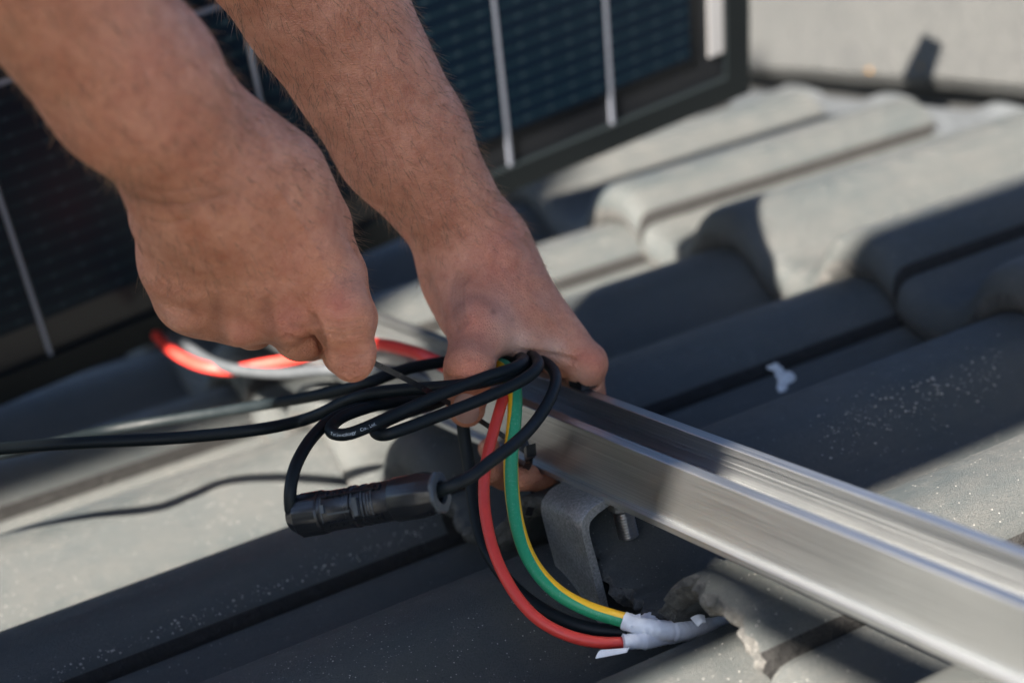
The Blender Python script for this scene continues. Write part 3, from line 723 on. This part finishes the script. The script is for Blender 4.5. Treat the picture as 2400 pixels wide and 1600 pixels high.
# ---- right hand (fist at the left of the picture)
elbA = np.array((-.335, -.005, .455)); elbB = np.array((-.11, .245, .41))
foreA = [capw(elbA, P(40, -150, .80), .050, rad(222, .80)), cap((40, -150, .80, 222), (308, 195, .86, 196)), cap((308, 195, .86, 196), (450, 375, .92, 156)), cap((420, 230, .90, 120), (560, 370, .935, 92)), cap((450, 375, .92, 156), (475, 440, .935, 138))]
palmA = [cap((560, 380, .935, 112), (745, 645, .985, 88)), cap((500, 420, .93, 120), (648, 700, .985, 82)), cap((440, 440, .93, 112), (545, 712, .995, 76)), cap((405, 500, .955, 100), (438, 672, 1.0, 80)),
         cap((560, 560, .985, 160), (600, 640, 1.0, 130)), cap((640, 410, .955, 112), (712, 520, 1.0, 92)), cap((440, 600, .98, 110), (470, 680, 1.0, 88))]
fA = [
    ([cap((752, 655, .985, 86), (783, 725, .976, 70)), cap((783, 725, .976, 68), (805, 802, .988, 55)), cap((805, 802, .988, 54), (790, 812, 1.045, 46)), cap((790, 812, 1.045, 46), (770, 770, 1.07, 40))], .007),
    ([cap((655, 705, .985, 80), (690, 765, 1.005, 62)), cap((690, 765, 1.005, 60), (712, 778, 1.05, 48)), cap((712, 778, 1.05, 46), (740, 740, 1.07, 42))], .007),
    ([cap((548, 715, .998, 74), (580, 745, 1.02, 56)), cap((580, 745, 1.02, 54), (610, 740, 1.06, 44))], .007),
    ([cap((438, 680, 1.003, 78), (480, 715, 1.025, 50)), cap((480, 715, 1.025, 48), (520, 720, 1.06, 40))], .007),
    ([cap((712, 520, 1.0, 88), (775, 630, 1.03, 66)), cap((775, 630, 1.03, 62), (815, 730, 1.045, 50)), cap((815, 730, 1.045, 48), (818, 800, 1.04, 40))], .006)]
bumpA = []
# ---- left hand (gripping rail and cables)
foreB = [capw(elbB, P(640, -150, 1.05), .05, rad(196, 1.05)), cap((640, -150, 1.05, 196), (738, 0, 1.07, 182)), cap((738, 0, 1.07, 182), (925, 325, 1.11, 148)), cap((925, 325, 1.11, 148), (1085, 560, 1.14, 104)), cap((1085, 560, 1.14, 104), (1110, 620, 1.145, 98))]
palmB = [cap((1118, 600, 1.145, 92), (1342, 832, 1.122, 44)), cap((1125, 625, 1.16, 88), (1318, 846, 1.155, 46)), cap((1110, 640, 1.18, 80), (1270, 880, 1.19, 46)), cap((1090, 640, 1.19, 70), (1220, 900, 1.22, 40)),
         cap((1062, 630, 1.14, 80), (1098, 735, 1.108, 64)), cap((1170, 690, 1.125, 76), (1195, 742, 1.115, 50)), cap((1110, 700, 1.12, 80), (1180, 745, 1.118, 54)),
         cap((1140, 765, 1.094, 34), (1200, 786, 1.105, 19)), cap((1200, 784, 1.105, 19), (1300, 806, 1.118, 15)), cap((1210, 740, 1.12, 42), (1290, 790, 1.125, 28)), cap((1030, 640, 1.16, 52), (1062, 735, 1.13, 44))]
fB = [
    ([cap((1100, 735, 1.106, 64), (1078, 845, 1.070, 56)), cap((1078, 845, 1.070, 56), (1070, 900, 1.080, 50)), cap((1070, 900, 1.080, 50), (1072, 938, 1.092, 43))], .016),
    ([cap((1345, 835, 1.122, 46), (1346, 905, 1.145, 42)), cap((1346, 905, 1.145, 40), (1330, 985, 1.17, 36)), cap((1330, 985, 1.17, 36), (1290, 1050, 1.15, 33))], .006),
    ([cap((1318, 850, 1.16, 44), (1322, 960, 1.185, 40)), cap((1322, 960, 1.185, 40), (1300, 1060, 1.165, 36)), cap((1300, 1060, 1.165, 35), (1240, 1094, 1.125, 33)), cap((1240, 1094, 1.125, 33), (1195, 1100, 1.10, 28))], .006),
    ([cap((1270, 880, 1.19, 42), (1270, 980, 1.205, 38)), cap((1270, 980, 1.205, 38), (1220, 1060, 1.175, 34)), cap((1220, 1060, 1.175, 34), (1160, 1090, 1.135, 32)), cap((1160, 1090, 1.135, 32), (1125, 1085, 1.115, 28))], .006),
    ([cap((1220, 900, 1.22, 38), (1210, 980, 1.22, 34)), cap((1210, 980, 1.22, 34), (1160, 1030, 1.18, 30)), cap((1160, 1030, 1.18, 30), (1125, 1030, 1.15, 27))], .006)]
bumpB = []
def sdf(X):
    def hand(fore, palm, fing, bumps, kf):
        p = group(X, palm, .012); fr = group(X, fore, .010); base = smin(p, fr, .024); d = base
        for i, (ch, k) in enumerate(fing):
            f = group(X, ch, .005); d = smin(d, smin(base, f, k), .0016) if i else smin(base, f, k)
        for b in bumps: d = smin(d, d_cap(X, b), .007)
        return d
    bx = np.array((.0193, 0, -.02)); q = np.abs(X-bx)-np.array((.0235, 9, .0212)); rb = np.linalg.norm(np.maximum(q, 0), axis=1)+np.minimum(q.max(1), 0)
    q = np.abs(X-np.array((.041, TIEV, .004)))-np.array((.0075, .009, .0055)); rt_ = np.linalg.norm(np.maximum(q, 0), axis=1)+np.minimum(q.max(1), 0)
    dA = hand(foreA, palmA, fA, bumpA, 0); dB = hand(foreB, palmB, fB, bumpB, 0)
    dB = np.maximum(dB, .0004-np.minimum(rb, rt_))
    return np.minimum(dA, dB)
def surf_nets(lo, hi, vox, fn, coarse=6):
    lo = np.array(lo, float); n = (np.ceil((np.array(hi)-lo)/vox/coarse).astype(int)*coarse)+1
    nc = (n-1)//coarse+1; ax_ = [lo[i]+np.arange(nc[i])*vox*coarse for i in range(3)]
    Gc = np.stack(np.meshgrid(*ax_, indexing='ij'), -1).reshape(-1, 3); dc = fn(Gc).reshape(nc)
    full = np.empty(n, np.float32)
    idx = [np.minimum((np.arange(n[i])+coarse//2)//coarse, nc[i]-1) for i in range(3)]
    full = dc[np.ix_(*idx)].astype(np.float32)
    act = np.abs(full) < vox*coarse*1.1+.002; ii = np.argwhere(act)
    for s_ in range(0, len(ii), 400000):
        q = ii[s_:s_+400000]; full[q[:, 0], q[:, 1], q[:, 2]] = fn(lo+q*vox)
    sg = full < 0; cell = np.zeros(np.array(n)-1, np.int8)
    for dx in (0, 1):
        for dy in (0, 1):
            for dz_ in (0, 1): cell += sg[dx:n[0]-1+dx, dy:n[1]-1+dy, dz_:n[2]-1+dz_]
    cc = np.argwhere((cell > 0) & (cell < 8)); vid = -np.ones(cell.shape, np.int32); vid[cc[:, 0], cc[:, 1], cc[:, 2]] = np.arange(len(cc))
    acc = np.zeros((len(cc), 3)); cnt = np.zeros(len(cc)); corners = [(a, b, c) for a in (0, 1) for b in (0, 1) for c in (0, 1)]
    val = {c: full[cc[:, 0]+c[0], cc[:, 1]+c[1], cc[:, 2]+c[2]] for c in corners}
    for a in corners:
        for k in range(3):
            if a[k] == 0:
                b = list(a); b[k] = 1; b = tuple(b); va, vb = val[a], val[b]; m = (va < 0) != (vb < 0)
                t = np.where(m, va/(va-vb+1e-20), 0); p = np.array(a, float)[None].repeat(len(cc), 0); p[:, k] = t
                acc[m] += p[m]; cnt[m] += 1
    V = lo+(cc+acc/cnt[:, None])*vox; quads = []
    for k in range(3):
        o1, o2 = [(1, 2), (2, 0), (0, 1)][k]
        sl0 = [slice(1, n[i]-1) for i in range(3)]; sl1 = list(sl0); sl0[k] = slice(0, n[k]-1); sl1[k] = slice(1, n[k])
        A = sg[tuple(sl0)]; B = sg[tuple(sl1)]; e = np.argwhere(A != B); base = e.copy()
        for i in range(3):
            if i != k: base[:, i] += 1
        inside = A[e[:, 0], e[:, 1], e[:, 2]]
        def g_(d1, d2): q = base.copy(); q[:, o1] -= d1; q[:, o2] -= d2; return vid[q[:, 0], q[:, 1], q[:, 2]]
        q = np.stack([g_(0, 0), g_(1, 0), g_(1, 1), g_(0, 1)], 1); q[~inside] = q[~inside][:, ::-1]; quads.append(q)
    return V, np.concatenate(quads)
def hit(x, y, z0=.80):
    d = BAS @ ray(x, y); t = z0
    for _ in range(120):
        q = float(sdf((CAMO+d*t)[None])[0]); t += q*.8
        if abs(q) < 2e-5: break
    return CAMO+d*t
for lst, items in ((bumpA, [(773, 700, .014, .0030), (655, 735, .012, .0022), (548, 752, .010, .0016), (810, 835, .010, .001), (430, 722, .010, .001)]),
                   (bumpB, [(1092, 742, .013, .0012), (1078, 850, .010, .0016), (1352, 838, .010, .0018), (1150, 590, .012, .0012)])):
    cs = []
    for (x, y, r, out) in items:
        p = hit(x, y); d = BAS @ ray(x, y); d /= np.linalg.norm(d); cs.append((p+d*(r-out*.5), p+d*(r-out*.5)+np.array((0, 0, .0015)), r, r))
    lst += cs
V, Q = surf_nets((-.37, -.10, -.10), (.10, .33, .50), .00155, sdf)
# normals from the field
def field_n(V, e=.0012):
    N = np.stack([sdf(V+np.eye(3)[i]*e)-sdf(V-np.eye(3)[i]*e) for i in range(3)], 1); return N/np.linalg.norm(N, axis=1)[:, None]
NRM = field_n(V)
def proj(V): c = V @ BAS+R0; return (c[:, 0]/c[:, 2]*F_SRC+1200)*.98, (c[:, 1]/c[:, 2]*F_SRC+800)*.98, c[:, 2]
px_, py_, pz_ = proj(V); VIEW = (CAMO-V); VIEW /= np.linalg.norm(VIEW, axis=1)[:, None]; facing = np.clip((NRM*VIEW).sum(1)*3+.3, 0, 1)
def seg_d(x, y, pts):
    d = np.full(len(x), 1e9)
    for (x0, y0), (x1, y1) in zip(pts[:-1], pts[1:]):
        L2 = (x1-x0)**2+(y1-y0)**2; t = np.clip(((x-x0)*(x1-x0)+(y-y0)*(y1-y0))/L2, 0, 1); d = np.minimum(d, np.hypot(x-x0-t*(x1-x0), y-y0-t*(y1-y0)))
    return d
disp = np.zeros(len(V))
def crease(pts, w, dep, zr=None):
    global disp
    d = seg_d(px_, py_, pts); m = facing*np.exp(-(d/w)**2)
    if zr is not None: m = m*((pz_ > zr[0]) & (pz_ < zr[1]))
    disp -= m*dep
# folds at the thumb root of the left hand
for k, dx in enumerate((0, 9, 18, 27)):
    crease([(1052+dx, 622+k*4), (1038+dx, 655), (1036+dx*1.0, 690), (1043+dx*.9, 730-k*3), (1052+dx*.8, 762-k*8)], 4.2, .0011, (1.02, 1.2))
crease([(1200, 806), (1260, 813), (1320, 826)], 5, .0016, (1.05, 1.2))
crease([(1024, 866), (1060, 872), (1100, 884), (1118, 886)], 4, .0008, (1.0, 1.12))
crease([(985, 630), (1000, 680), (1020, 730)], 8, .0010, (1.0, 1.2))
# wrist and knuckle folds of the right hand
crease([(300, 452), (350, 470), (430, 470), (520, 448)], 6, .0006, (.85, .98))
crease([(310, 430), (380, 440), (460, 432)], 5, .0004, (.85, .98))
crease([(330, 500), (370, 515), (430, 505)], 6, .0008, (.85, 1.0))
for yy in (738, 752, 766): crease([(752, yy), (790, yy+7), (835, yy-3)], 3.4, .0009, (.9, 1.02))
for yy in (815, 826, 838): crease([(772, yy), (805, yy+8), (842, yy-5)], 3.4, .0009, (.9, 1.02))
crease([(772, 850), (805, 858), (840, 848)], 3, .0009, (.9, 1.05))
crease([(718, 730), (735, 770), (742, 800)], 8, .003, (.93, 1.05))
crease([(612, 700), (618, 750), (630, 800)], 17, .0018, (.9, 1.03)); crease([(495, 700), (500, 745), (512, 790)], 17, .0014, (.9, 1.03))
crease([(655, 770), (690, 782), (735, 772)], 4, .0009, (.93, 1.05)); crease([(668, 745), (700, 752), (722, 742)], 5, .0009, (.93, 1.05))
for (cx_, cy_) in ((600, 560), (520, 610), (690, 560), (640, 640), (450, 590)):
    crease([(cx_-40, cy_+6), (cx_, cy_), (cx_+38, cy_+9)], 3.2, .00022, (.85, 1.05))
# tendons and veins raised on the backs
def ridge(pts, w, dep, zr): crease(pts, w, -dep, zr)
ridge([(540, 470), (620, 580), (690, 680)], 10, .0007, (.85, 1)); ridge([(470, 500), (540, 620), (600, 700)], 9, .0006, (.85, 1)); ridge([(640, 440), (720, 560), (765, 650)], 10, .0008, (.85, 1))
ridge([(420, 520), (440, 600), (500, 640)], 8, .0006, (.85, 1.02)); ridge([(1110, 560), (1160, 640), (1200, 700)], 9, .0006, (1, 1.2)); ridge([(1190, 640), (1250, 720), (1330, 800)], 9, .0006, (1, 1.2))
ridge([(880, 150), (960, 300), (1040, 420), (1090, 470)], 9, .0006, (1, 1.2)); ridge([(800, 80), (840, 220), (930, 330)], 8, .0005, (1, 1.2))
V = V+NRM*disp[:, None]
# skin tone
tone = np.zeros((len(V), 4)); tone[:, 3] = 1; redv = np.zeros(len(V)); pale = np.zeros(len(V)); dark = np.zeros(len(V))
def spot(arr, x, y, r, a, zr=(.7, 1.3)):
    d = np.hypot(px_-x, py_-y); arr += a*np.exp(-(d/r)**2)*((pz_ > zr[0]) & (pz_ < zr[1]))
for (x, y, r, a) in ((775, 700, 42, .8), (660, 730, 45, .6), (560, 755, 35, .4), (690, 600, 60, .2), (1075, 860, 40, .75), (1100, 740, 45, .6), (1370, 830, 30, .6), (1330, 815, 25, .5), (1150, 560, 70, .35), (430, 330, 60, .3), (330, 130, 80, .3), (800, 840, 40, .2), (1160, 640, 60, .3)):
    spot(redv, x, y, r, a)
for (x, y, r, a) in ((1190, 795, 40, .9), (1270, 805, 35, .8), (1150, 730, 40, .4), (1330, 870, 30, .5), (1060, 690, 30, .25)): spot(pale, x, y, r, a)
for (x, y, r, a) in ((440, 712, 9, .5), (1133, 717, 6, .9), (1190, 640, 3, .9), (1178, 734, 4, .5), (1390, 775, 5, .3), (350, 590, 4, .4)): spot(dark, x, y, r, a)
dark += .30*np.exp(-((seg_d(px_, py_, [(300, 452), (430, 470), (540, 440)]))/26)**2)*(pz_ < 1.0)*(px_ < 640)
dark += .35*(pz_ > 1.09)*(py_ > 1000)  # shade painted into the skin of the fingers under the rail
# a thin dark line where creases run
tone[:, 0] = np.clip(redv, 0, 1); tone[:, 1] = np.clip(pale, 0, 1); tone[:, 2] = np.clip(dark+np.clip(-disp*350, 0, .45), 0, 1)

def skin():
    t = MT('skin', (.40, .19, .13), .5); at = t.n('ShaderNodeVertexColor'); at.layer_name = 'tone'; sp = t.n('ShaderNodeSeparateColor'); t.l(at.outputs[0], sp.inputs[0])
    m1 = t.noise(55, 5, .65); m2 = t.noise(170, 5, .7); fr = t.noise(300, 3, .6); co = t.coord()
    c = t.ramp(m1, [(.25, (.50, .178, .090)), (.75, (.72, .325, .195))])
    c = t.mix(t.g(m2, .45, .72, 0, .45), c, (.42, .120, .070))
    c = t.mix(t.g(fr, .60, .72, 0, .30), c, (.22, .085, .05))
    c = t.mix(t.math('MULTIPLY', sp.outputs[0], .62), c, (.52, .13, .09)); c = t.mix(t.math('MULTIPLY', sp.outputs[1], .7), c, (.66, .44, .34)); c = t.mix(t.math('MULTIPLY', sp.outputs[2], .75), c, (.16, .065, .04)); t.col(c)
    vo = t.n('ShaderNodeTexVoronoi'); vo.feature = 'DISTANCE_TO_EDGE'; vo.inputs['Scale'].default_value = 620; t.l(co, vo.inputs['Vector'])
    lines = t.g(vo.outputs['Distance'], 0, .25, 0, 1); w = t.noise(1, 4, .6, t.coord((180, 900, 400)))
    b = t.bump(lines, .00045, .8); b = t.bump(m2, .0012, .5, b); b = t.bump(w, .0005, .5, b); t.nor(b)
    t.rough(t.g(m2, .3, .7, .42, .62)); t.b.inputs['Subsurface Weight'].default_value = .12
    t.b.inputs['Subsurface Radius'].default_value = (1, .35, .18); t.b.inputs['Subsurface Scale'].default_value = .004
    return t.m
SKIN = skin()
person = root('person', (-.75, .15, -.1), 'person with bare forearms tying black cables to the rail with both hands', 'person')
# coarse head, neck and upper arms under the sleeves join the same skin mesh
def body_sdf(X):
    c = [capw(elbA, (-.57, -.15, .60), .052, .062), capw(elbB, (-.46, .02, .57), .05, .062)]
    hd_ = [capw((-.46, -.32, .68), (-.48, -.33, .76), .080, .092), capw((-.57, -.26, .64), (-.5, -.30, .70), .06, .06)]
    return np.minimum(np.minimum(d_cap(X, c[0]), d_cap(X, c[1])), group(X, hd_, .03))
V2, Q2 = surf_nets((-.66, -.46, .34), (-.0, .36, .92), .009, body_sdf, 4)
VV = np.vstack([V, V2]); QQ = np.vstack([Q, Q2+len(V)])
bo = part('body', VV, [tuple(q) for q in QQ.tolist()], SKIN, person)
ca = bo.data.color_attributes.new('tone', 'FLOAT_COLOR', 'POINT'); tt = np.vstack([tone, np.tile((0, 0, 0, 1), (len(V2), 1))]); ca.data.foreach_set('color', tt.ravel())
def cloth(name, caps, k, lo, hi, vox, mat):
    Vc, Qc = surf_nets(lo, hi, vox, lambda X: group(X, caps, k), 4); part(name, Vc, [tuple(q) for q in Qc.tolist()], mat, person)
SH = MT('navy work shirt', (.02, .03, .06), .9).m; TR_ = MT('grey work trousers', (.04, .042, .045), .9).m
cloth('shirt', [capw((-.80, -.12, .24), (-.66, -.22, .60), .13, .12), capw((-.80, -.06, .24), (-.60, -.14, .58), .13, .11), capw((-.60, -.16, .62), (-.48, -.09, .54), .085, .075), capw((-.50, -.01, .57), (-.34, .10, .51), .08, .07), capw((-.64, -.2, .60), (-.56, -.27, .68), .10, .08)], .05, (-1.05, -.5, 0), (-.2, .5, 1.0), .014, SH)
cloth('trousers', [capw((-.80, -.12, .20), (-.68, -.06, -.02), .12, .09), capw((-.80, -.05, .20), (-.72, .06, -.02), .12, .08), capw((-.68, -.03, -.02), (-1.02, -.02, -.07), .075, .05), capw((-.72, .10, -.02), (-1.05, .09, -.07), .075, .05)], .05, (-1.25, -.25, -.16), (-.4, .45, .45), .014, TR_)
cloth('cap', [capw((-.50, -.33, .785), (-.495, -.33, .79), .10, .10), capw((-.46, -.33, .76), (-.40, -.32, .73), .05, .035)], .03, (-.66, -.48, .62), (-.3, -.15, .95), .012, SH)
# thumb nail
NAIL = MT('thumb nail', (.50, .30, .25), .28).m
Vn = []; nn = 12
for i in range(nn+1):
    for j in range(nn+1):
        s_, t_ = i/nn*2-1, j/nn*2-1; tt_ = math.copysign(abs(t_)**.9, t_); xx = s_*math.sqrt(max(0, 1-.45*t_*t_)); yy = t_*math.sqrt(max(0, 1-.45*s_*s_))
        e = max(abs(s_), abs(t_)); p = hit(1071+xx*31+yy*2, 938+yy*36); Vn.append(p+cam_dir(p)*(.0007 if e < .95 else -.0003))
part('thumbnail', Vn, [(i*(nn+1)+j, (i+1)*(nn+1)+j, (i+1)*(nn+1)+j+1, i*(nn+1)+j+1) for i in range(nn) for j in range(nn)], NAIL, person)
# arm hair
rng = np.random.default_rng(7); nvt = len(V)
cand = rng.integers(0, nvt, 22000); HV = []; HF = []
axA = P(452, 372, .92)-P(60, -150, .80); axA /= np.linalg.norm(axA); axB = P(1085, 560, 1.14)-P(640, -150, 1.05); axB /= np.linalg.norm(axB)
for i in cand:
    isB = pz_[i] > 1.0
    x, y = px_[i], py_[i]
    dens = (.75 if y < 560 else .12 if y < 700 else 0) if isB else (.50 if y < 430 else .22 if y < 680 else 0)
    if x < -60 or y < -60 or rng.random() > dens: continue
    N = NRM[i]; axd = axB if isB else axA; d = axd+N*.55+rng.normal(0, .30, 3); d /= np.linalg.norm(d); L = rng.uniform(.006, .013); w = rng.uniform(.00009, .00017)
    side_ = np.cross(d, N); side_ /= np.linalg.norm(side_)+1e-9; bend = rng.normal(0, .25, 3)-N*.35; p = V[i]-N*.0002; b0 = len(HV)
    for s_ in range(4):
        ww = w*(1-s_/3.4); up_ = np.cross(side_, d); q = p+d*L*s_/3+bend*L*.25*(s_/3)**2
        HV += [q-side_*ww, q+side_*ww*.5+up_*ww, q+side_*ww*.5-up_*ww]
    for s_ in range(3):
        a = b0+3*s_
        HF += [(a, a+1, a+4, a+3), (a+1, a+2, a+5, a+4), (a+2, a, a+3, a+5)]
hm = MT('fine arm hair', (.20, .11, .06), .4).m
ho = part('arm_hair', HV, HF, hm, person); ho['kind'] = 'stuff'
